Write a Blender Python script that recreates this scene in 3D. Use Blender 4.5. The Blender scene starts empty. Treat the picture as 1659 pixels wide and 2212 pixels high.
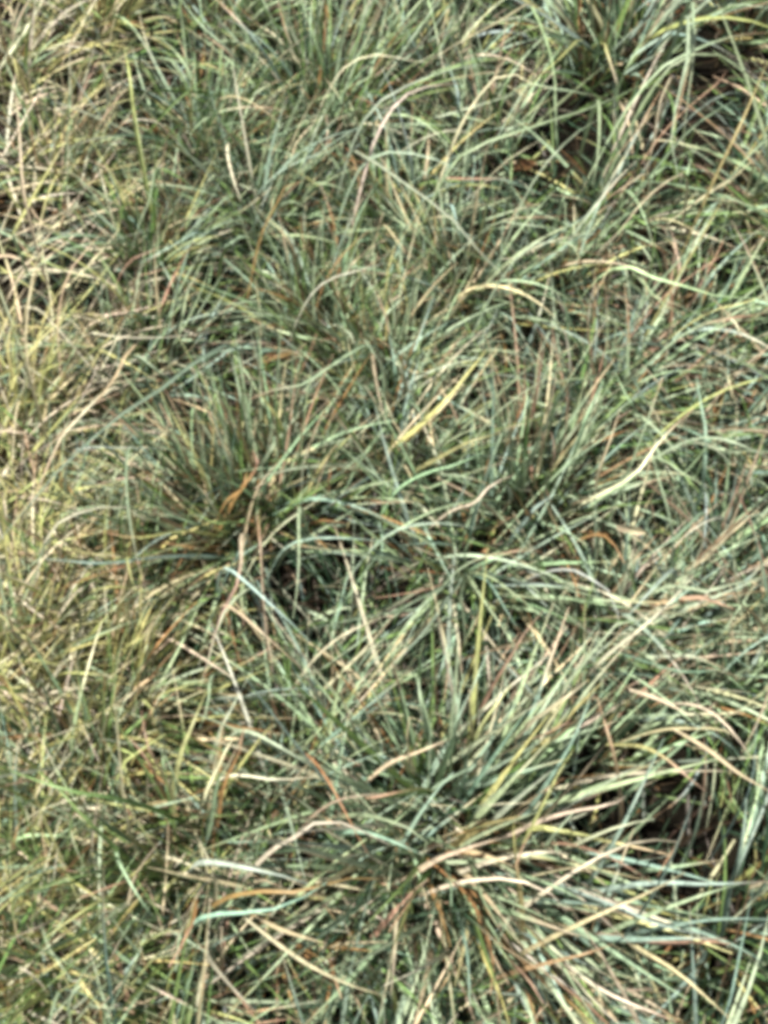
import bpy, math, random
import numpy as np

# ------------------------------------------------------------------ camera, sky, sun, exposure
sc = bpy.context.scene
COL = sc.collection
R = math.radians
PITCH, VFOV, CAM_H = R(66.0), R(45.0), 1.05          # a phone held at chest height, looking steeply down
cam_d = bpy.data.cameras.new('camera')
cam = bpy.data.objects.new('camera', cam_d); COL.objects.link(cam)
CAM = np.array((0.0, -CAM_H / math.tan(PITCH), CAM_H))
cam.location = CAM
cam.rotation_euler = (math.pi / 2 - PITCH, 0, 0)
cam_d.sensor_fit = 'VERTICAL'
cam_d.angle = VFOV
cam_d.clip_start, cam_d.clip_end = 0.01, 500
sc.camera = cam

SUN_EL, SUN_AZ = R(60), R(-78)                         # azimuth measured from +y towards +x
world = bpy.data.worlds.new('World'); sc.world = world; world.use_nodes = True
wn = world.node_tree.nodes; wl = world.node_tree.links
sky = wn.new('ShaderNodeTexSky'); sky.sky_type = 'NISHITA'; sky.sun_disc = False
sky.sun_elevation = SUN_EL; sky.sun_rotation = SUN_AZ
sky.air_density = 1.0; sky.dust_density = 6.0; sky.ozone_density = 1.0
wn['Background'].inputs['Strength'].default_value = 0.05
wl.new(sky.outputs[0], wn['Background'].inputs['Color'])
sun_d = bpy.data.lights.new('sun', 'SUN'); sun_d.energy = 5.0; sun_d.angle = R(1.2); sun_d.color = (1.0, .93, .82)
sun = bpy.data.objects.new('sun', sun_d); COL.objects.link(sun)
sun.rotation_euler = (math.pi / 2 - SUN_EL, 0, math.pi - SUN_AZ)
sun.location = (-3, .6, 5)
sc.view_settings.view_transform = 'Standard'; sc.view_settings.look = 'None'
sc.view_settings.gamma = 1.0; sc.view_settings.use_curve_mapping = False
sc.view_settings.exposure = 0.97
sc.cycles.pixel_filter_type = 'BLACKMAN_HARRIS'
sc.cycles.filter_width = 4.9                          # soft phone lens
sc.cycles.use_denoising = True
sc.cycles.max_bounces = 8; sc.cycles.diffuse_bounces = 3; sc.cycles.transmission_bounces = 4

rng = np.random.default_rng(11)
random.seed(11)
U = lambda a, b: float(rng.uniform(a, b))

# ------------------------------------------------------------------ photo pixel (1659 x 2212) -> point on the plane z
TY = math.tan(VFOV / 2); TX = TY * 1659 / 2212
def at(u, v, z=0.0):
    x = (u / 1659 - .5) * 2 * TX; y = (.5 - v / 2212) * 2 * TY
    d = np.array((x, math.sin(PITCH) * y + math.cos(PITCH), math.cos(PITCH) * y - math.sin(PITCH)))
    return CAM + d * ((z - CAM[2]) / d[2])

# ------------------------------------------------------------------ materials
def new_mat(name):
    m = bpy.data.materials.new(name); m.use_nodes = True
    nt = m.node_tree
    return m, nt.nodes, nt.links, nt.nodes['Principled BSDF'], nt.nodes['Material Output']

def blade_material():
    m, n, l, p, out = new_mat('grass_blade')
    a = n.new('ShaderNodeAttribute'); a.attribute_name = 'Col'
    tc = n.new('ShaderNodeTexCoord')
    nz = n.new('ShaderNodeTexNoise'); nz.inputs['Scale'].default_value = 140; nz.inputs['Detail'].default_value = 3
    l.new(tc.outputs['Object'], nz.inputs['Vector'])
    mr = n.new('ShaderNodeMapRange'); mr.inputs['From Min'].default_value = .3; mr.inputs['From Max'].default_value = .7
    mr.inputs['To Min'].default_value = .72; mr.inputs['To Max'].default_value = 1.22
    l.new(nz.outputs['Fac'], mr.inputs['Value'])
    mx = n.new('ShaderNodeVectorMath'); mx.operation = 'SCALE'
    l.new(a.outputs['Color'], mx.inputs[0]); l.new(mr.outputs[0], mx.inputs['Scale'])
    l.new(mx.outputs[0], p.inputs['Base Color'])
    p.inputs['Roughness'].default_value = .48
    p.inputs['Specular IOR Level'].default_value = .45
    tr = n.new('ShaderNodeBsdfTranslucent'); l.new(mx.outputs[0], tr.inputs['Color'])
    ms = n.new('ShaderNodeMixShader'); ms.inputs[0].default_value = .10
    l.new(p.outputs[0], ms.inputs[1]); l.new(tr.outputs[0], ms.inputs[2]); l.new(ms.outputs[0], out.inputs['Surface'])
    return m

def soil_material():
    m, n, l, p, out = new_mat('dark_soil')
    tc = n.new('ShaderNodeTexCoord')
    nz = n.new('ShaderNodeTexNoise'); nz.inputs['Scale'].default_value = 22; nz.inputs['Detail'].default_value = 9
    nz.inputs['Roughness'].default_value = .7
    l.new(tc.outputs['Object'], nz.inputs['Vector'])
    cr = n.new('ShaderNodeValToRGB')
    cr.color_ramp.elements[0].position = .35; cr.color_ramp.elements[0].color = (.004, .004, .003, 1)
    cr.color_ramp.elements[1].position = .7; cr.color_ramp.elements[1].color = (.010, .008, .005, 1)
    l.new(nz.outputs['Fac'], cr.inputs[0]); l.new(cr.outputs[0], p.inputs['Base Color'])
    b = n.new('ShaderNodeBump'); b.inputs['Strength'].default_value = .8; b.inputs['Distance'].default_value = .01
    l.new(nz.outputs['Fac'], b.inputs['Height']); l.new(b.outputs[0], p.inputs['Normal'])
    p.inputs['Roughness'].default_value = .95
    p.inputs['Specular IOR Level'].default_value = .1
    return m
BLADE, SOIL = blade_material(), soil_material()

# ------------------------------------------------------------------ colours (leaf and straw albedo)
PAL = dict(
    G=(.318, .425, .275),   # glaucous
    B=(.270, .385, .315),   # blue grey
    N=(.155, .250, .085),   # green
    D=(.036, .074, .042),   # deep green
    Y=(.420, .430, .185),   # yellow green
    S=(.500, .450, .300),   # straw
    W=(.580, .560, .430),   # bleached straw, and white sheen on some traced arching blades
    P=(.370, .255, .170),   # pinkish brown
    O=(.280, .170, .075),   # orange brown
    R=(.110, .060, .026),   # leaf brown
    K=(.035, .024, .013))   # dead brown, darkened to deepen the shaded gaps
PAL = {k: np.array(v) for k, v in PAL.items()}

def vary(c, amt=.16):
    return np.clip(c * (1 + rng.normal(0, amt)) * (1 + rng.normal(0, .05, 3)), .008, .8)

def blade_colours(n, key, base='O', basefrac=.18, tip=None):
    s = np.linspace(0, 1, n)[:, None]
    c = vary(PAL[key])
    out = np.repeat(c[None], n, 0)
    if base:
        k = np.clip(1 - s / max(basefrac, .01), 0, 1)
        out = out * (1 - k) + vary(PAL[base]) * k
    if tip is None:
        q = rng.random()
        tip = 'S' if q < .20 else 'W' if q < .27 else 'P' if q < .34 else 'O' if q < .37 else ''
    if tip:
        st = U(.6, .92)
        k = np.clip((s - st) / .14, 0, 1)
        out = out * (1 - k) + vary(PAL[tip]) * k
    return out

# ------------------------------------------------------------------ blade geometry: a folded tapering strip along a centreline
def norm(a): return a / np.maximum(np.linalg.norm(a, axis=-1, keepdims=True), 1e-9)

def blade_geo(P, width, fold=.35, twist=0.0, roll=0.0, blunt=.06):
    n = len(P)
    T = norm(np.gradient(P, axis=0))
    up = np.array((0.0, 0.0, 1.0))
    S = np.cross(T, up); bad = np.linalg.norm(S, axis=1) < .15
    if bad.any(): S[bad] = S[~bad].mean(0) if (~bad).any() else np.array((1.0, 0, 0))
    S = norm(S)
    for i in range(1, n):
        if (S[i] * S[i - 1]).sum() < 0: S[i] *= -1
    N = norm(np.cross(S, T))
    s = np.linspace(0, 1, n)
    a = roll + twist * s
    ca, sa = np.cos(a)[:, None], np.sin(a)[:, None]
    S, N = S * ca + N * sa, N * ca - S * sa
    w = width * .5 * np.minimum(1, .62 + 1.2 * s) * np.clip((1 - s) / .55, blunt, 1) ** .75
    w = w[:, None]
    V = np.stack((P - S * w, P - N * w * fold * 1.4, P + S * w), 1).reshape(-1, 3)
    i = np.arange(n - 1) * 3
    F = np.concatenate((np.stack((i, i + 1, i + 4, i + 3), 1), np.stack((i + 1, i + 2, i + 5, i + 4), 1)))
    return V, F

def resample(P, n):
    """Catmull-Rom through P, n points evenly spaced."""
    P = np.asarray(P, float)
    if len(P) == 2: P = np.array((P[0], P.mean(0), P[1]))
    Q = np.vstack((2 * P[0] - P[1], P, 2 * P[-1] - P[-2])); o = []
    for i in range(1, len(Q) - 2):
        t = np.linspace(0, 1, 12, endpoint=False)[:, None]
        p0, p1, p2, p3 = Q[i - 1:i + 3]
        o.append(.5 * (2 * p1 + (p2 - p0) * t + (2 * p0 - 5 * p1 + 4 * p2 - p3) * t * t + (3 * p1 - p0 - 3 * p2 + p3) * t ** 3))
    o = np.vstack(o + [P[-1:]])
    d = np.r_[0, np.cumsum(np.linalg.norm(np.diff(o, axis=0), axis=1))]
    s = np.linspace(0, d[-1], n)
    return np.stack([np.interp(s, d, o[:, k]) for k in range(3)], 1)

def arc(root, az, lean, length, droop, sway=0.0, n=10, zmin=.006):
    """a blade that leaves its root at 'lean' from the vertical and bends over by 'droop' towards its tip"""
    P = [np.array(root, float)]; ds = length / (n - 1)
    for i in range(n - 1):
        s = (i + .5) / (n - 1)
        th = min(lean + droop * s ** 1.4, R(150))
        a = az + sway * s
        d = np.array((math.sin(th) * math.cos(a), math.sin(th) * math.sin(a), math.cos(th)))
        q = P[-1] + d * ds
        if q[2] < zmin: q[2] = zmin
        P.append(q)
    return np.array(P)

class Bag:
    """collects blades into one mesh (for masses nobody could count)"""
    def __init__(s): s.V, s.F, s.C, s.k = [], [], [], 0
    def add(s, V, F, C):
        s.V.append(V); s.F.append(F + s.k); s.C.append(np.repeat(C, 3, 0)); s.k += len(V)
    def mesh(s, name, mat): return make_mesh(name, np.vstack(s.V), np.vstack(s.F), np.vstack(s.C), mat)

def make_mesh(name, V, F, C, mat):
    me = bpy.data.meshes.new(name)
    nv, nf = len(V), len(F)
    me.vertices.add(nv); me.vertices.foreach_set('co', V.astype(np.float32).ravel())
    me.loops.add(nf * 4); me.loops.foreach_set('vertex_index', F.astype(np.int32).ravel())
    me.polygons.add(nf); me.polygons.foreach_set('loop_start', np.arange(nf, dtype=np.int32) * 4)
    me.polygons.foreach_set('use_smooth', np.ones(nf, bool))
    at_ = me.attributes.new('Col', 'FLOAT_COLOR', 'POINT')
    at_.data.foreach_set('color', np.c_[C, np.ones(nv)].astype(np.float32).ravel())
    me.update(calc_edges=True)
    me.materials.append(mat)
    return me

def link(name, data, parent=None, loc=None, **props):
    o = bpy.data.objects.new(name, data); COL.objects.link(o)
    if parent is not None: o.parent = parent
    if loc is not None: o.location = loc
    for k, v in props.items(): o[k] = v
    return o

# ------------------------------------------------------------------ ground: one sheet, fine and lumpy near the tufts, out to the horizon
def ground_z(x, y):
    return (.010 * np.sin(x * 9.1 + 1.3) * np.cos(y * 7.7) + .006 * np.sin(x * 23 + y * 17) + .003 * np.sin(x * 61 - y * 47)) * np.exp(-(x * x + y * y) / 9) - .004
def make_ground():
    a = np.linspace(-1, 1, 221)
    a = np.sign(a) * (np.abs(a) * 1.6 + 120 * np.abs(a) ** 9)
    X, Y = np.meshgrid(a, a)
    V = np.stack((X, Y, ground_z(X, Y)), -1).reshape(-1, 3)
    n = len(a); i = (np.arange(n - 1)[:, None] * n + np.arange(n - 1)).ravel()
    F = np.stack((i, i + 1, i + n + 1, i + n), 1)
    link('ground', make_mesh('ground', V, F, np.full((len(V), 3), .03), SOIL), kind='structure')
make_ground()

# ------------------------------------------------------------------ grass tufts
# u, v in the 1659 x 2212 view; L blade length; n single blades; m inner blades; lean range (deg from vertical), droop range;
# bias: compass of extra blades in view terms (0 = right, 90 = up the view) and how strongly; mix of blade colours (pale left, dark right, painting in sun and shade); width mm; label
TUFTS = [
 (950,1815,.275,235,240,(24,78),(8,40),(340,.45),'GGGGBSSYWNGB',3.7,'broad blue-green grass tuft with an open brown crown and a bleached blade curled at it'),
 (410,1890,.23,120,200,(15,72),(10,50),(225,.5),'NNYYYSNNGO',3.2,'olive and gold grass tuft with dense combed green blades and tan dead bases'),
 (505,1165,.22,110,200,(25,80),(5,40),(165,.5),'GOYYSOSPNP',3.4,'grass tuft with golden brown thatch pressed flat on one side of its crown'),
 (1010,1245,.22,110,60,(48,84),(0,25),(290,.4),'GGBWSGGD',3.4,'sparse star-shaped pale grass tuft over a black gap in the turf'),
 (1325,150,.27,80,90,(10,60),(20,80),(80,.4),'GGBNSYGO',4.2,'tall open grass tuft with a dark hollow crown, orange stubs and wide arching blades'),
 (205,75,.16,110,150,(15,66),(10,50),(20,.4),'YYNNNSYO',3.0,'small bright yellow-green grass tuft with a rusty orange heart'),
 (700,255,.27,170,240,(25,70),(8,45),(50,.7),'GGGNNYNOG',3.0,'thick blue-green grass tuft of fine blades combed over in a dense sheaf'),
 (1480,750,.19,70,110,(22,74),(10,50),None,'GGBNSPKD',3.6,'dark grass tuft with a rust brown hollow at its heart'),
 (1525,975,.18,80,80,(30,75),(5,40),None,'GBBGGSD',3.3,'pale blue-green grass tuft whose thin blades cross like a star'),
 (1205,610,.16,70,120,(25,75),(10,60),None,'YOSGNGKG',3.3,'low grass tuft around a mustard brown hollow of dead stubs'),
 (1150,1085,.21,90,130,(8,50),(8,40),(95,.5),'GGSPOPGBN',3.5,'upright grass tuft with red-brown stems at its foot beside the bleached leaf'),
 (590,1060,.22,100,170,(5,45),(8,40),(85,.5),'YSONGGPSG',3.1,'upright straw and green grass tuft flecked with orange-pink dead tips'),
 (1600,2040,.23,90,120,(10,60),(10,50),None,'DDBGGNB',3.7,'deep blue-green grass tuft with tall upright blades over dark shade'),
 (35,930,.23,110,240,(25,72),(5,30),(5,.6),'YYSYYSWG',3.0,'tall pale yellow grass tuft tinted to look sunlit at the border of the turf'),
 (35,1440,.20,120,240,(25,72),(10,50),(5,.6),'YYSYWYGS',3.0,'bright straw-yellow grass tuft, dry and coloured palest of the turf as if in sun'),
 (190,1740,.21,100,170,(15,65),(10,50),None,'YNGSGPON',3.3,'mixed green and pink grass tuft carrying one wide folded green blade'),
 (1290,1375,.20,80,110,(20,70),(10,50),(30,.3),'GGSWSGBP',3.5,'grass tuft crossed by long parallel straw-coloured blades'),
 (330,560,.17,115,210,(22,66),(10,60),(15,.4),'GNYSPGSN',2.7,'short matted fine-bladed grass tuft with brown flecks'),
 (130,390,.17,100,190,(25,72),(5,40),(10,.6),'SPYGNSPG',2.7,'thin-bladed grass tuft with pinkish upright stalks'),
 (560,480,.19,110,190,(20,66),(10,50),(20,.4),'GGNYSGB',3.0,'fine blue-green grass tuft crossed by a hooked pale blade'),
 (860,470,.19,100,160,(15,65),(10,55),None,'GGBNSYG',3.1,'tangled blue-green grass tuft with a pale arching blade on top'),
 (1010,640,.19,90,150,(20,70),(10,50),(135,.3),'GGBNSYGS',3.2,'grass tuft under one long straight blue-green diagonal blade'),
 (830,830,.21,110,170,(5,50),(8,40),(90,.3),'YGSNGSYG',3.1,'upright straw-green grass tuft with a pale yellow sheaf on its side'),
 (300,800,.20,70,110,(20,70),(10,45),(40,.3),'GBSGNP',3.1,'thin grass tuft beside dark gaps with two very long pale stalks'),
 (250,1300,.19,100,170,(15,65),(10,50),None,'NYGSONYP',3.0,'olive grass tuft with brown dead leaf bases showing through'),
 (250,1530,.21,120,200,(25,72),(8,45),(10,.6),'YNYSGSYO',3.2,'yellow-green grass tuft with loosely upright straw blades'),
 (700,1530,.17,90,150,(15,65),(20,80),None,'GSWGNGB',2.6,'wispy fine grass tuft of thin curling silvery blades'),
 (1450,1440,.18,70,100,(25,75),(10,50),None,'BGNSGYD',3.3,'low blue-grey grass tuft with an olive mossy hollow'),
 (1570,1240,.20,90,120,(25,70),(8,40),(30,.4),'GGSWSPGB',3.5,'straw-streaked grass tuft with blades swept over in one direction'),
 (1590,1560,.20,80,100,(20,70),(10,50),None,'GBDGSWG',3.5,'dark green grass tuft crossed by two bleached diagonal blades'),
 (1270,1640,.19,60,60,(25,70),(10,45),(40,.3),'GBDGSP',3.5,'sparse grass tuft beside a black gap with a thin red-brown stalk'),
 (650,1960,.20,90,140,(25,75),(8,40),(0,.3),'GBGNSOD',3.4,'grass tuft with rust orange dead blades lying flat along its side'),
 (150,2080,.20,110,170,(20,70),(10,50),(230,.3),'YNNGYGS',3.2,'fresh green grass tuft with combed yellow-green blades'),
 (640,1700,.18,80,130,(20,70),(10,60),None,'GGNSBYP',3.1,'low grey-green grass tuft below the tall straw stalks'),
 (1600,430,.20,70,90,(15,65),(10,60),(60,.3),'GBDGYNS',3.6,'loose blue-green grass tuft beside a deep dark hollow'),
 (1330,450,.18,70,90,(15,60),(10,60),(90,.3),'GGBSNWG',3.5,'blue-green grass tuft with a broad upright sheaf of pale blades'),
 (1040,330,.19,90,130,(20,70),(15,70),(40,.3),'GGNBSYWG',3.3,'tangled grass tuft ringing a small black hole with a dead leaf'),
 (930,160,.20,90,140,(15,60),(25,85),(200,.3),'GSGBYWS',3.2,'grass tuft of long silvery blades that arch over in a bow'),
 (870,1010,.19,90,140,(15,65),(10,50),(30,.3),'GSNYGSB',3.2,'grass tuft with straight blades slanting together in a fan'),
 (1300,880,.19,80,110,(15,65),(10,50),None,'GBGSNGP',3.3,'blue-green grass tuft threaded by a long slanting straw'),
 (90,1180,.18,90,160,(25,72),(10,50),(10,.6),'GNYSGPB',3.0,'grass tuft where the long slanting stalk ends, green shaded base'),
 (400,2200,.20,100,140,(15,65),(10,50),None,'NYGGSPO',3.2,'green and tan grass tuft with a pale slanting straw across it'),
 (1240,2160,.20,90,120,(20,70),(8,40),(310,.4),'GGSPWSDB',3.6,'grass tuft of pale straw blades combed downhill over dark gaps'),
 (15,170,.16,80,130,(25,72),(10,50),(10,.6),'SPWYNGK',2.8,'ragged grass tuft of dry pinkish blades near dark soil'),
 (1630,60,.20,70,90,(15,60),(10,60),None,'GNBPSD',3.4,'grass tuft with brown-tinged arching blades over a black recess'),
 (470,60,.20,110,150,(20,66),(10,50),(20,.5),'YGSGNBY',3.1,'pale green grass tuft leaning over patches of yellow stubs'),
 (900,2230,.20,90,120,(15,65),(10,50),None,'YGNSDGS',3.4,'grass tuft of upright mottled olive blades under the broad tuft'),
 (20,1900,.18,90,150,(20,65),(10,50),None,'NYGSOGB',3.1,'grass tuft with amber dead bases and dull green blades'),
 (700,720,.19,100,160,(8,50),(8,50),None,'GNSOYGP',3.0,'grass tuft with short orange-brown stalks among grey-green blades'),
 (1240,1900,.18,60,60,(25,75),(8,40),(0,.3),'GBSGDY',3.5,'low grass tuft of pale blades fanned over deep black shade'),
 (440,330,.19,100,150,(20,66),(10,50),(30,.5),'GYNGSO',3.0,'soft grey-green grass tuft with mustard flecks at its foot'),
]
# dark hollows between the tufts: u, v, radius
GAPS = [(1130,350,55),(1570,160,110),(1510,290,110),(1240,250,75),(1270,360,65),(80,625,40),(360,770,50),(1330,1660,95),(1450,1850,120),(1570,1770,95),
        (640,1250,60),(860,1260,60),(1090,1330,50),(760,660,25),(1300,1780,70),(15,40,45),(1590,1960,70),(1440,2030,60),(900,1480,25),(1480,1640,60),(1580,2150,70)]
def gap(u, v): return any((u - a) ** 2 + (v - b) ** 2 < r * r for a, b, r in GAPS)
def view(p):
    d = np.asarray(p) - CAM
    fz = d[1] * math.cos(PITCH) - d[2] * math.sin(PITCH); fy = d[1] * math.sin(PITCH) + d[2] * math.cos(PITCH)
    return (d[0] / fz / TX * .5 + .5) * 1659, (.5 - fy / fz / TY * .5) * 2212
def in_gap(P): return gap(*view(P[len(P) // 2])) or gap(*view(P[-1])) or gap(*view(P[int(len(P) * .75)]))
tuft_objs = []
def blade_key(mix): return mix[int(rng.integers(len(mix)))]

for (u, v, L, n, m, lean, droop, bias, mix, wmm, label) in TUFTS:
    c = at(u, v, .0); gx, gy = c[0], c[1]
    gz = float(ground_z(gx, gy))
    root = link('grass_tuft', None, loc=(gx, gy, gz), label=label, category='grass tuft', group='grass tufts growing in the turf')
    root.empty_display_size = .03
    tuft_objs.append((root, np.array((gx, gy, gz)), u, v))
    broad = label.startswith('broad')
    curly = v < 1000
    if broad: n, m, wmm, L = 295, 420, wmm * 1.2, L * .84
    elif curly: n, m, wmm, L = int(n * 1.15), int(m * .8), wmm * .95, L * .76
    else: n, m, wmm, L = int(n * 1.15), int(m * .8), wmm * 1.02, L * .80
    bag = Bag(); rad = .014 + L * (.20 if broad else .15)
    tot = n + m
    for k in range(tot):
        single = k < n
        if single and not broad and k % (17 if v < 1050 else 30) == 0:                           # a longer blade flopped over its neighbours
            az = U(0, 2 * math.pi)
            P = arc((rng.normal(0, rad * .5), rng.normal(0, rad * .5), -.004), az, R(U(4, 30)), U(.13, .185), R(U(60, 110)), rng.normal(0, .35), 12)
            if in_gap(P + (gx, gy, gz)) and rng.random() < .85: continue
            key = ('YSGW' if u < 330 else 'GGBGWGSB')[int(rng.integers(4 if u < 330 else 8))]
            V, F = blade_geo(P, wmm * .001 * U(.8, 1.15), U(.2, .5), rng.normal(0, .4), rng.normal(0, .3))
            link('blade', make_mesh('blade', V, F, np.repeat(blade_colours(12, key, 'N', .2), 3, 0), BLADE), root)
            continue
        az = U(0, 2 * math.pi)
        if bias and rng.random() < bias[1] * (.5 if 45 < bias[0] < 135 else 1): az = R(bias[0]) + rng.normal(0, .7)
        r = rad * math.sqrt(rng.random())
        f = r / rad
        ra = az + rng.normal(0, 1.0)
        p0 = (math.cos(ra) * r, math.sin(ra) * r, -.004)
        ln = R(U(lean[0] * .5, lean[1] + (16 if curly else 10))) * (.40 + .60 * f)
        ll = L * (U(.72, 1.1) if single else U(.4, .9))
        dr = R(U(*droop)) * ((1.2 if rng.random() < .6 else .5) if curly else (.45 if rng.random() < .75 else 1.1))
        P = arc(p0, az, ln, ll, dr, rng.normal(0, .42 if curly else .16), 10 if single else 7)
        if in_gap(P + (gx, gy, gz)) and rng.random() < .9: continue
        if rng.random() < .18:   # a kinked, half broken blade
            j = int(rng.integers(4, 7)); P[j:, 2] = np.maximum(P[j:, 2] - (np.arange(len(P) - j) * ll * .07), .008)
        key = blade_key(mix)
        if key in 'SOPW' and rng.random() < .45: key = 'GYYG'[int(rng.integers(4))] if u < 300 else 'GGGB'[int(rng.integers(4))]
        if key == 'Y' and u > 330 and rng.random() < .55: key = 'G'
        if broad and single and math.cos(az) > .3 and rng.random() < .4: key = 'WSGYGBGB'[int(rng.integers(8))]
        if not single and rng.random() < .62: key = 'KODKDDK'[int(rng.integers(7))]  # dark keys put the shade inside the tuft into the blade colour
        base = 'OKNKDDO'[int(rng.integers(7))] if rng.random() < .8 else 'N'  # brown sheaths, with dark keys that also paint shade at the foot
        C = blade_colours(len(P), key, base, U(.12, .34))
        w = wmm * .001 * (U(.55, 1.2) if single else U(.4, .9))
        V, F = blade_geo(P, w, U(.15, .6), rng.normal(0, .9), rng.normal(0, .5))
        if single: link('blade', make_mesh('blade', V, F, np.repeat(C, 3, 0), BLADE), root)
        else: bag.add(V, F, C)
    link('inner_blades', bag.mesh('inner_blades', BLADE), root, kind='stuff')
    thatch = Bag(); rust = .75 if 'O' in mix else .45
    for k in range(70):                                    # dead sheaths and broken stubs matted round the crown
        a, r = U(0, 6.283), rad * 1.25 * math.sqrt(rng.random())
        P = arc((r * math.cos(a), r * math.sin(a), -.004), a + rng.normal(0, .8), R(U(4, 75)), U(.025, .075), R(U(0, 60)), rng.normal(0, .4), 5, .002)
        thatch.add(*blade_geo(P, U(.002, .0045), U(.2, .6), rng.normal(0, .8), rng.normal(0, .5), .4), blade_colours(5, ('OOPSOK' if rng.random() < rust else 'KDNYKS')[int(rng.integers(6))], '', 0, ''))
    link('thatch', thatch.mesh('thatch', BLADE), root, kind='stuff')

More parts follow.
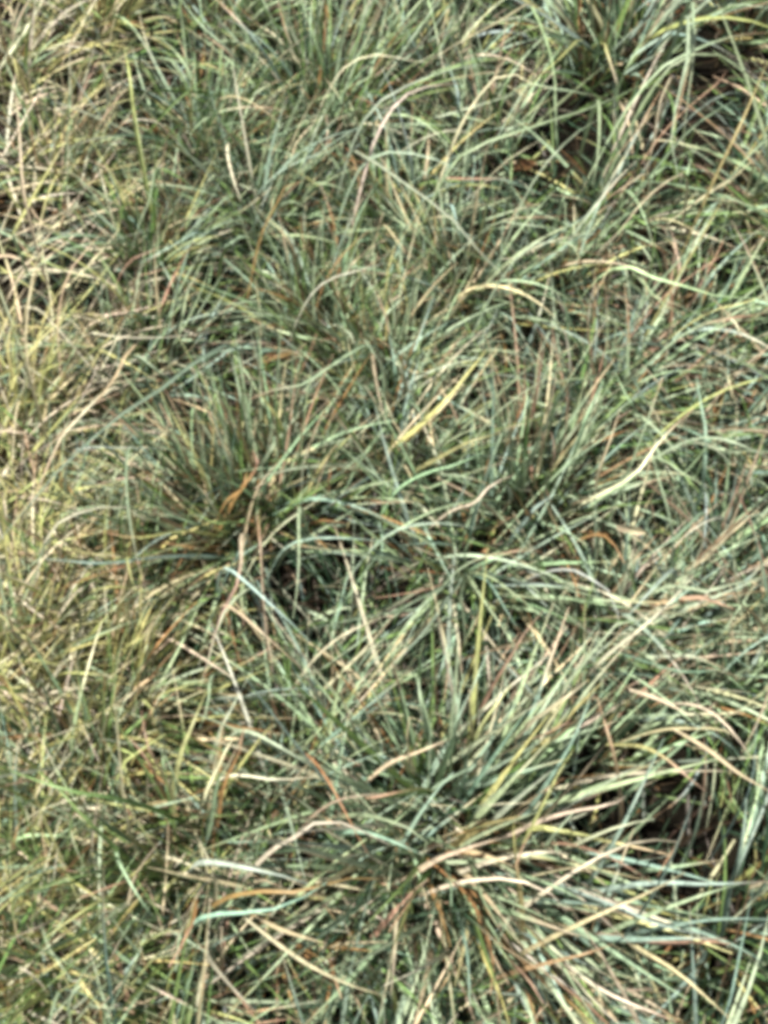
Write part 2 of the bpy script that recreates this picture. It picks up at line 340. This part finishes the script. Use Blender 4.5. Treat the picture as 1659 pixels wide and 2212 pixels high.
# ------------------------------------------------------------------ blades followed one by one in the photograph
# tile (2 x 3 tiles of 1659 units over the view), colour, width in mm, how it lies, points
#   b: rises from its root at the first point   f: lies over its neighbours   l: a loose straw
HEROES = """
2 S 4 f 640,10 500,90 330,180 200,260
2 O 3 f 580,90 520,180 450,235
2 G 4 f 300,10 200,140 120,230
2 W 4 f -180,300 -100,250 0,235 100,260 210,270
2 G 4 f -60,480 60,390 250,310 400,280 520,300
2 W 4 f -20,560 80,420 200,370 330,360
2 W 4 f 420,400 480,335 560,318 640,365 720,380
2 G 4 f 600,365 720,380 850,400 980,430
2 G 4 f 630,20 700,170 730,290 742,400 742,600
2 Y 4 f 850,165 760,250 680,320 560,470
2 G 6 b 1000,410 1040,310 1130,150
2 G 5 f 1330,0 1335,150 1320,250 1290,400 1250,560
2 G 5 f 1310,60 1310,250 1270,420 1240,600 1270,760
2 G 4 f 1345,120 1330,300 1310,450 1290,640
2 W 3 f 1240,330 1190,450 1170,600 1130,740
2 G 4 f 1150,340 1200,290 1290,240 1400,190 1540,150 1680,140
2 G 5 f 1200,330 1290,250 1400,228 1500,258 1560,310 1600,380
2 G 4 f 1310,570 1400,500 1500,440 1590,395
2 B 4 f 1340,490 1420,430 1500,400 1580,400
2 Y 4 f 1490,640 1540,540 1600,400 1660,260
2 P 3 f 1330,450 1420,380 1480,310
2 G 4 f 330,670 450,610 600,560 720,520 880,470 1000,420 1160,345
2 W 4 f 500,720 600,650 700,590
2 G 3 f 660,760 760,640 850,560 960,500
2 G 6 f 925,430 930,560 920,700 900,800
2 G 3 f 990,480 992,620
2 S 3 f 1170,480 1100,560 1000,680 960,730
2 S 4 f 1290,750 1200,800 1110,880 1010,1010 920,1090
2 S 4 f 1130,750 1050,800 960,860
2 G 4 f -40,670 100,660 230,690 330,740 420,790
2 P 4 l 270,770 400,772 550,770
2 G 4 f -120,650 0,730 100,800 200,870 280,930 380,1050 470,1150 560,1230 640,1300
2 S 3 f 0,970 70,1060 160,1140
2 G 3 f 560,1130 620,1070 700,1040 800,1050 900,1100 1060,1110
2 S 3 f 520,950 650,940 850,930
2 G 3 f 490,960 600,970 760,990 900,1030
2 G 3 f 780,870 785,1000 800,1100
2 G 3 f 470,790 470,930
2 G 4 f 1030,1150 1120,1180 1220,1220 1320,1240 1450,1280 1659,1290
2 P 3 f 1330,1190 1420,1130 1500,1070
2 G 4 f 1100,1190 1180,1300 1300,1360 1390,1405
2 S 3 f 980,1140 930,1240 880,1310
2 Y 4 f 1440,1335 1560,1310 1680,1255
2 G 4 f 1380,1400 1540,1370 1680,1345
2 G 3 f 1440,800 1500,825 1530,900
2 Y 3 f 1340,1080 1380,1010 1430,920 1480,830
2 G 3 f 1290,1110 1400,1020 1500,960
2 G 5 f 1659,600 1560,690 1470,800
2 S 4 f 1590,700 1530,750 1460,810
1 G 5 b 1210,460 1130,360 1040,270 950,180 860,100 770,-20
1 G 4 b 1230,450 1150,340 1080,240 1000,150 930,60
1 B 5 b 1250,440 1190,310 1110,180 1010,70 920,-20
1 G 4 b 1180,480 1080,330 980,220 880,150
1 G 4 b 1330,420 1300,300 1240,150 1200,0
1 G 4 b 1380,400 1350,250 1340,100 1350,-20
1 O 4 b 1400,500 1350,440 1300,380
1 O 4 b 1340,480 1370,430 1410,380
1 G 3 f 1000,840 900,930 780,1040 770,1110
1 S 4 f 270,1260 320,1140 400,1050 470,970
1 S 3 f 620,750 540,830 430,920
1 G 3 f 670,730 650,850 600,970 570,1080
1 G 3 f 600,800 700,900 830,960
1 S 4 f 110,1480 125,1290 150,1150 175,1090
1 S 4 f 100,820 88,650 78,500 60,350
1 W 3 f 440,270 490,390 530,510
1 Y 6 f 575,470 560,330 540,220
1 Y 5 f 60,250 75,320 90,400
1 P 3 f 0,20 60,50 160,80
1 O 4 f 1200,870 1240,800 1310,780 1340,810
1 O 4 f 1345,1120 1310,1050 1300,930
1 W 3 f 1400,1220 1540,1170 1670,1135
1 W 3 f 370,1440 500,1455 650,1460 800,1450 940,1430
1 P 3 f 560,1130 640,1090 740,1050
1 P 3 f 590,1200 690,1170 790,1130
1 G 4 f 60,1010 140,1130 200,1180
1 N 6 f 690,730 780,770 850,820
1 N 5 f 1000,1060 1080,1080 1140,1090
1 Y 4 f 860,280 930,290 1010,340
3 S 4 f 570,20 500,150 460,210 370,300 270,390 190,480
3 G 4 f 970,15 850,85 720,190 560,290 460,370 340,470 250,560 150,680 70,770 -20,880
3 W 4 f 480,200 370,300 240,450 180,620 70,760
3 G 3 f 590,60 660,110 740,170
3 W 4 f -30,400 80,390 180,440
3 B 4 f 340,465 500,460 720,465
3 W 4 f 230,810 290,760 400,725 520,710 630,775
3 G 3 f 550,470 545,650 560,750 580,900 640,1090
3 Y 3 f 550,950 575,1050 600,1110
3 S 4 f 1040,850 1042,960 1020,1060 960,1170 920,1290 880,1450
3 G 6 f 1050,1080 970,1170 930,1260 900,1380 870,1480
3 S 4 f 1000,1150 1100,1230 1200,1320 1300,1410
3 G 3 f 850,120 838,260 850,400
3 G 3 f 830,300 830,520
3 P 4 b 830,570 760,400 690,270
3 G 3 b 990,800 955,600 970,400 1000,270
3 G 4 f 1580,15 1440,100 1300,190 1180,210 1080,250
3 G 4 f 1570,-10 1620,60 1680,150
3 S 3 f 1120,620 1220,510
3 W 3 f 1190,820 1280,750 1430,650
3 O 6 b 1415,660 1420,610 1430,550
3 O 5 f 1100,560 1110,510 1090,470
3 O 5 f 1050,640 1055,600 1070,560
3 G 3 f 1310,520 1300,690
3 G 4 f 1290,740 1290,1000 1265,1200
3 S 3 f 1130,1000 1125,880 1110,740
3 G 3 f 1300,900 1400,960 1540,1010
3 W 3 f 1450,1290 1560,1230 1680,1180
3 B 4 f 1300,860 1500,850 1680,870
3 Y 4 b 1000,830 900,800 780,700
3 G 4 b 990,830 850,790 700,740
3 O 4 b 980,880 860,890 700,870
3 O 4 b 970,910 850,900 760,880
3 Y 4 b 980,850 800,820 600,850 480,830
3 S 3 b 985,860 820,870 640,930
3 N 5 f 1000,780 930,790 860,750
3 B 4 b 960,930 700,930 450,960 200,940
3 P 4 f 560,1020 400,1010 330,960
3 G 4 f 200,870 160,960 60,1000
3 B 4 f 1000,990 1150,1120 1240,1200 1340,1300
4 Y 6 b 0,480 60,440 180,340 280,240 360,140 440,40
4 S 4 b 40,480 150,390 260,280 340,190
4 Y 6 b 120,570 280,480 380,430 490,400
4 N 4 b 160,600 300,510 430,460 500,440
4 G 4 f 480,320 560,250 700,160 780,105
4 G 4 f 160,40 220,110 300,200
4 G 4 b -20,760 60,640 180,570 320,530 430,480
4 G 4 b -20,870 100,790 220,730 330,700 400,685 480,690
4 W 4 f 390,700 410,670 480,610 560,580
4 G 4 f 1680,250 1530,200 1400,150
4 Y 4 f 1440,225 1560,180 1680,150
4 B 5 b 1340,745 1370,660 1385,550 1392,400 1370,280 1350,150
4 G 4 f 1390,440 1500,530
4 G 3 f 1390,460 1320,550 1250,600
4 G 4 f 1400,415 1550,450 1680,515
4 W 4 b 800,760 860,700 980,640 1090,570 1160,470 1240,380 1340,290
4 S 4 b 830,770 930,680 1060,600 1130,530
4 G 4 b 800,540 840,430 880,310 950,160
4 S 4 b 910,680 930,560 980,420 1020,290
4 S 3 f 1090,300 1050,240 1000,140
4 G 3 f 1150,310 1200,160
4 G 4 f 1240,790 1200,640 1160,500
4 G 3 f 1180,500 1320,590 1430,640
4 G 4 b 700,680 710,600 740,480 720,390
4 O 4 b 700,680 650,610 630,570
4 O 5 b 630,760 610,720 640,640
4 P 3 b 720,760 720,700 700,640
4 P 4 b 690,480 690,430 680,390
4 P 3 f 1170,790 1165,740 1150,690
4 G 4 f 1370,740 1280,830 1180,900 1060,960
4 W 4 f 1450,760 1350,800 1250,890
4 S 4 b 1250,1010 1370,950 1450,870 1560,770 1680,670
4 P 4 b 1280,1000 1400,900 1560,750 1600,720
4 O 5 f 970,850 1040,960
4 W 4 f 70,810 250,785 400,810
4 W 3 f 440,930 560,910 650,900 715,935
4 G 4 b 350,1010 160,1270 0,1430
4 G 4 b 350,1020 330,1100 345,1200 350,1320
4 S 4 b 360,1010 400,1075 480,1190 560,1310
4 W 3 b 370,1010 450,1040 520,1150 570,1230
4 G 3 b 370,1000 460,1020 560,1090 660,1170
4 G 4 b 350,1010 180,1100 0,1190
4 P 3 b 340,1030 150,1080 -40,1110
4 G 3 b 360,1000 350,900 390,850
4 S 3 b 350,1020 250,940 130,890
4 G 4 b 370,1030 420,1000 440,950
4 W 3 f 820,990 900,1030 980,1090 1010,1180 1020,1250
4 B 6 f 1240,990 1150,1080 1060,1180
4 W 4 b 880,1440 960,1360 1060,1280 1160,1200 1260,1100 1340,1010
4 W 4 f 930,1310 1010,1220 1180,1200
4 G 4 f 1340,1070 1400,1080 1540,1040 1680,1010
4 P 4 l 1280,1110 1380,1110 1510,1155
4 B 5 b 1450,1440 1560,1340 1680,1260
4 B 5 b 980,1340 1150,1390 1300,1430 1440,1420
4 G 4 b 1000,1370 1150,1400 1280,1440
4 P 4 f 560,1340 600,1270 690,1160
4 G 5 b 150,1480 155,1380 170,1290
4 W 4 b 235,1480 250,1400 280,1310
6 S 4 b 390,260 420,190 480,100 550,10
6 S 7 b 560,240 650,160 780,70 880,-10
6 P 5 b 590,260 700,220 800,170
6 B 4 b 620,560 700,440 800,280 860,150 915,20
6 Y 3 f 720,460 760,380 820,290
6 S 4 b 650,620 770,490 860,390 955,265
6 G 4 b 780,540 900,470 1020,400 1160,330
6 W 4 f 850,550 980,530 1045,490
6 W 4 b 690,720 750,640 820,560
6 W 4 b 790,715 870,680 1020,620 1170,590
6 B 4 f 1020,640 1080,520 1150,370 1210,240
6 G 4 f 1240,310 1330,230 1430,140
6 W 4 f 590,745 700,730 800,742
6 W 4 f 730,880 850,800 960,740 1080,690 1170,680 1275,690
6 P 3 f 1270,690 1220,770 1180,840
6 P 3 f 960,750 1060,800 1150,860
6 W 4 f 450,850 560,850 650,880 730,920 790,990
6 S 4 f 850,1040 1050,950 1180,890 1300,820
6 W 4 b 700,850 820,900 930,940 1080,1000 1220,1060 1400,1090
6 S 5 b 860,1100 1100,1110 1300,1105 1480,1110
6 P 5 b 900,1090 1200,1125 1400,1120 1500,1130
6 B 4 f 1450,1110 1560,1160 1640,1210
6 S 5 b 490,960 560,1030 620,1110 720,1190 770,1250
6 O 5 b 540,980 620,1060 700,1150
6 P 4 b 520,1180 620,1280 690,1390
6 W 4 b 700,1180 820,1280 900,1370 1020,1480
6 W 4 b 780,1220 880,1290 1000,1360 1150,1420 1270,1470
6 S 5 b 1000,1080 1100,1150 1250,1240 1370,1340 1490,1450
6 P 4 f 800,1190 880,1170 990,1130
6 S 3 l 1060,30 1180,70 1330,145
6 S 3 l 1250,200 1400,290 1530,390 1680,480
6 S 4 f 1370,200 1460,200 1520,240
6 W 3 f 1430,140 1520,230 1590,330
6 Y 4 f 1220,330 1300,400 1390,470
6 G 3 f 1380,480 1390,350 1380,230
6 B 3 f 1590,420 1610,170
6 B 7 b 1460,1090 1490,900 1530,780 1555,640 1565,500
6 B 5 f 1220,865 1400,872 1680,860
6 G 4 f 1260,960 1400,910 1540,870
6 B 4 f 1480,1420 1520,1250 1560,1060 1595,880
6 B 4 f 1480,1020 1680,1025
6 B 4 f 1240,760 1290,640 1345,490
6 P 4 f 1000,340 970,230 920,60
6 W 4 f -40,580 80,620 150,650 188,700 165,765
6 W 4 f -20,665 90,710 170,745
6 S 5 f 350,720 440,690 540,665
6 O 6 b 390,710 440,690 480,690
6 G 6 b 370,760 420,920 490,1050
6 G 5 b 270,800 290,890 290,970
6 G 7 b 190,250 180,180 155,70 150,-20
6 G 5 b 280,330 300,250 320,120 335,-10
6 S 5 b 130,390 100,250 110,150
6 S 5 b 390,250 370,120 370,30
6 G 4 b 110,350 70,290 -10,170
6 S 4 f 150,300 210,275 280,245
6 Y 5 f 80,470 0,490 -80,500
6 W 4 b 290,1160 150,1240 0,1310
6 Y 5 f 570,770 560,680 560,600
6 Y 5 f 580,830 575,760 640,640
6 W 4 f 250,440 300,390
6 P 5 f 130,900 190,850
6 S 4 b 320,1000 360,1180 370,1400
6 N 4 b 380,1000 430,1150 480,1300 500,1480
6 O 4 b 420,1020 470,1200 460,1350
6 N 5 b 180,760 60,900 -60,1030
6 N 5 b 200,800 100,960 20,1080
5 S 3 f 540,560 510,250 490,0
5 Y 6 f 780,310 840,160 890,40
5 G 4 f 905,10 900,100 860,200
5 G 4 b 890,690 910,600 940,430 1000,330 1060,200
5 W 4 f 950,350 975,290 1010,240
5 O 4 f 1030,310 1040,260 1050,200
5 G 4 f 1100,220 1230,290 1350,365
5 W 3 f 1040,400 1180,420 1360,410
5 O 3 f 1380,370 1450,480 1520,620 1590,740
5 W 4 f 1210,700 1310,650 1350,610 1450,600 1560,640 1680,700
5 S 4 f 1490,500 1680,480
5 N 5 f 520,505 400,485 300,470 180,430 50,385
5 N 4 f 420,640 340,560 260,470 160,380
5 S 4 b 920,1010 932,880 910,790 860,680
5 B 6 f 940,780 1050,800 1200,830 1330,870
5 O 4 f 1050,912 1200,900 1330,910 1450,850 1640,850
5 B 5 f 950,1000 1130,990 1270,950 1410,865
5 S 3 l 1100,1010 1220,1070 1410,1130
5 S 3 l 1060,1020 1200,1130 1350,1230 1520,1310 1670,1355
5 W 4 f 960,1270 1050,1370 1140,1460
5 S 4 b 960,1220 955,1130 960,1050
5 S 3 f 590,820 690,690
5 G 4 f 520,790 600,930 660,1010
5 S 4 b 350,960 200,1040 40,1110
5 Y 4 b 560,880 400,960 200,1100
5 N 4 b 620,900 480,1050 330,1200 170,1340
5 G 4 b 560,1050 420,1180 330,1300 290,1420
5 O 4 b 760,560 700,470 640,340 560,240
5 S 4 b 770,580 720,430 640,280 610,120
5 G 5 b 740,560 760,430 700,300
5 G 4 b 860,960 780,1080 760,1250
5 S 5 b 850,960 790,1050 740,1180
5 O 5 b 840,930 830,1040 730,1230
5 S 6 b 900,1170 870,1280 850,1400
5 N 4 b 700,780 520,800 330,840 150,900
5 N 4 b 720,820 540,860 350,930
5 G 4 b 480,1270 420,1350 330,1460
5 G 4 b 600,1170 520,1320 460,1450
"""
def tile_pt(t, x, y):
    return ((t - 1) % 2) * 829.5 + x * .5, ((t - 1) // 2) * 737.0 + y * .5

centres = np.array([t[1] for t in tuft_objs])
STRAWS = ['pinkish dead straw lying flat beside the small black hole',
          'brown bent straw lying near the olive mossy hollow',
          'short bleached straw end-on to another pale straw over dark green blades',
          'long bleached straw slanting across the dark green tuft',
          'short thick bleached straw lying along a longer pale one',
          'longest bleached straw, slanting away from the rust orange dead blades']
n_straw = 0
for line in HEROES.strip().splitlines():
    f = line.split(); t = int(f[0]); key = f[1]
    if t in (4, 6) and key in 'SW' and f[3] != 'l' and rng.random() < .45: key = 'GB'[int(rng.integers(2))]
    w = float(f[2]) * (.00068 if t < 3 else .0008 if t < 4 else .0009); how = f[3]
    uv = [tile_pt(t, *map(float, q.split(','))) for q in f[4:]]
    k = len(uv); s = np.linspace(0, 1, k)
    if how == 'b':
        h = (.055 if t == 6 else .04) + (U(.115, .145) if t == 6 else U(.09, .125)) * np.sin(s * 2.0) / .95
    elif how == 'f':
        h = U(.13, .175) + .02 * np.sin(s * 3.0)
    else:
        h = np.full(k, U(.165, .185))
    P = np.array([at(a, b, z) for (a, b), z in zip(uv, h)])
    if how == 'f':     # the hidden foot, bending down into the turf
        d = P[0] - P[1]; d[2] = 0; d /= max(np.linalg.norm(d), 1e-6)
        P = np.vstack((P[0] + d * .05 - (0, 0, P[0][2] - .004), P[0] + d * .022 - (0, 0, .045), P))
    elif how == 'b':
        d = P[0] - P[1]; d[2] = 0; d /= max(np.linalg.norm(d), 1e-6)
        P = np.vstack((P[0] + d * .012 - (0, 0, P[0][2] + .002), P))
    P = resample(P, 13)
    C = blade_colours(13, key, '' if how == 'l' else 'S', .1, 'P' if rng.random() < .2 else '')
    V, F = blade_geo(P, w, U(.2, .5), rng.normal(0, .35), rng.normal(0, .25), blunt=.08)
    if how == 'l':
        n_straw += 1
        o = P.mean(0)
        lab = STRAWS[n_straw - 1]
        link('straw', make_mesh('straw', V - o, F, np.repeat(C, 3, 0), BLADE), loc=o, label=lab, category='straw', group='loose straws on the grass')
    else:
        i = int(np.argmin(((centres - P[0]) ** 2).sum(1)))
        link('blade', make_mesh('blade', V - centres[i], F, np.repeat(C, 3, 0), BLADE), tuft_objs[i][0])

# ------------------------------------------------------------------ uncounted masses: dead litter on the soil, fine turf between the tufts, more grass beyond the frame
def fallen_leaf(u, v, z, length, width, key, yaw, tilt, label):
    n, m_ = 9, 5; V = []; F = []
    for i in range(n):
        t = i / (n - 1); w = width * math.sin(math.pi * min(.06 + t * .94, 1)) ** .8 * (1 - .35 * t) + .0008
        for j in range(m_):
            q = j / (m_ - 1) * 2 - 1
            V.append(((t - .5) * length, q * w * .5, .22 * width * q * q + .05 * length * math.cos(3 * t) + .0012 * math.sin(9 * t + 5 * q)))
    for i in range(n - 1):
        for j in range(m_ - 1): F.append((i * m_ + j, i * m_ + m_ + j, i * m_ + m_ + j + 1, i * m_ + j + 1))
    C = np.array([vary(PAL[key], .1) for _ in V])
    o = link('fallen_leaf', make_mesh('fallen_leaf', np.array(V), np.array(F), C, BLADE), loc=at(u, v, z), label=label, category='leaf', group='dead leaves caught in the grass')
    o.rotation_euler = (tilt, .15, yaw)
fallen_leaf(1365, 1143, .13, .026, .008, 'S', R(-12), .9, 'small pale curled dead leaf caught between straw-coloured blades')
fallen_leaf(1135, 358, .02, .034, .016, 'R', R(35), .1, 'brown dead leaf at the bottom of the small black hole')
fallen_leaf(150, 1275, .04, .030, .014, 'P', R(60), .2, 'dull tan dead leaf half buried at the foot of an olive tuft')

litter = Bag()
for k in range(6000):
    x, y = U(-.75, .75), U(-.75, 1.0)
    P = arc((x, y, float(ground_z(x, y)) + U(.003, .022)), U(0, 6.283), R(U(78, 96)), U(.03, .12), R(U(0, 12)), rng.normal(0, .6), 5, float(ground_z(x, y)) + .002)
    litter.add(*blade_geo(P, U(.0016, .004), .2, rng.normal(0, .8), rng.normal(0, .5)), blade_colours(5, 'KKDKKDKDN'[int(rng.integers(9))], '', 0, ''))  # dead litter coloured extra dark to paint the shade in the gaps
link('dead_grass_litter', litter.mesh('dead_grass_litter', BLADE), kind='stuff', label='brown dead grass litter lying on the dark soil', category='litter')

fine = Bag()
for k in range(7000):
    u, v = U(-60, 1720), U(-60, 2290)
    wl_ = max(0.0, 1 - u / 330)                          # drier towards the border, and paler to paint in its sunlight
    if rng.random() > .55 + .45 * wl_: continue
    if gap(u, v): continue
    c = at(u, v, 0)
    dry = rng.random() < wl_ * 1.3                       # dry border grass, leaned towards the turf so it looks sunlit
    P = arc((c[0], c[1], float(ground_z(c[0], c[1])) - .003), rng.normal(.1, .9) if dry else U(0, 6.283), R(U(35, 75)) if dry else R(U(5, 60)), U(.06, .13) + .04 * wl_, R(U(5, 40 if dry else 80)), rng.normal(0, .5), 7)
    mix = 'YWYSWYSW' if dry else 'GNDDNDBDNK'  # pale mix paints border sunlight, dark mix the shade between tufts
    fine.add(*blade_geo(P, U(.0015, .0033), U(.1, .5), rng.normal(0, .9), rng.normal(0, .5)), blade_colours(7, mix[int(rng.integers(len(mix)))], 'D', .3))
link('fine_grass', fine.mesh('fine_grass', BLADE), kind='stuff', label='fine short grass filling the ground between the tufts', category='grass')

def inside(x, y):
    d = np.array((x, y, 0)) - CAM
    fz = d[1] * math.cos(PITCH) - d[2] * math.sin(PITCH); fy = d[1] * math.sin(PITCH) + d[2] * math.cos(PITCH)
    return abs(d[0] / fz) < TX * 1.07 and -TY * 1.10 < fy / fz < TY * 1.05
outer = Bag()
def template(mix):
    t = Bag()
    for j in range(120):
        az = U(0, 6.283); r = .035 * math.sqrt(rng.random())
        P = arc((r * math.cos(az), r * math.sin(az), -.004), az + rng.normal(0, .5), R(U(8, 72)), .2 * U(.5, 1.1), R(U(8, 55)), rng.normal(0, .35), 7)
        t.add(*blade_geo(P, U(.002, .004), U(.15, .5), rng.normal(0, .8), rng.normal(0, .5)), blade_colours(7, blade_key(mix), 'O', .25))
    return np.vstack(t.V), np.vstack(t.F), np.vstack(t.C)
DRY, GREEN = [template('YSGNSYO') for _ in range(5)], [template('GGBNSDP') for _ in range(6)]
for k in range(480):
    x, y = U(-1.5, 1.5), U(-1.3, 1.9)
    if inside(x, y): continue
    V, F, C = (DRY if x < -.25 else GREEN)[int(rng.integers(5))]
    a = U(0, 6.283); q = U(.8, 1.2) if x > -.3 else U(.45, .7); ca, sa = math.cos(a) * q, math.sin(a) * q
    V = np.stack((V[:, 0] * ca - V[:, 1] * sa + x, V[:, 0] * sa + V[:, 1] * ca + y, V[:, 2] * q + ground_z(x, y)), 1)
    outer.V.append(V); outer.F.append(F + outer.k); outer.C.append(C); outer.k += len(V)
link('surrounding_grass', outer.mesh('surrounding_grass', BLADE), kind='stuff', label='more tufted grass going on all round the turf', category='grass')
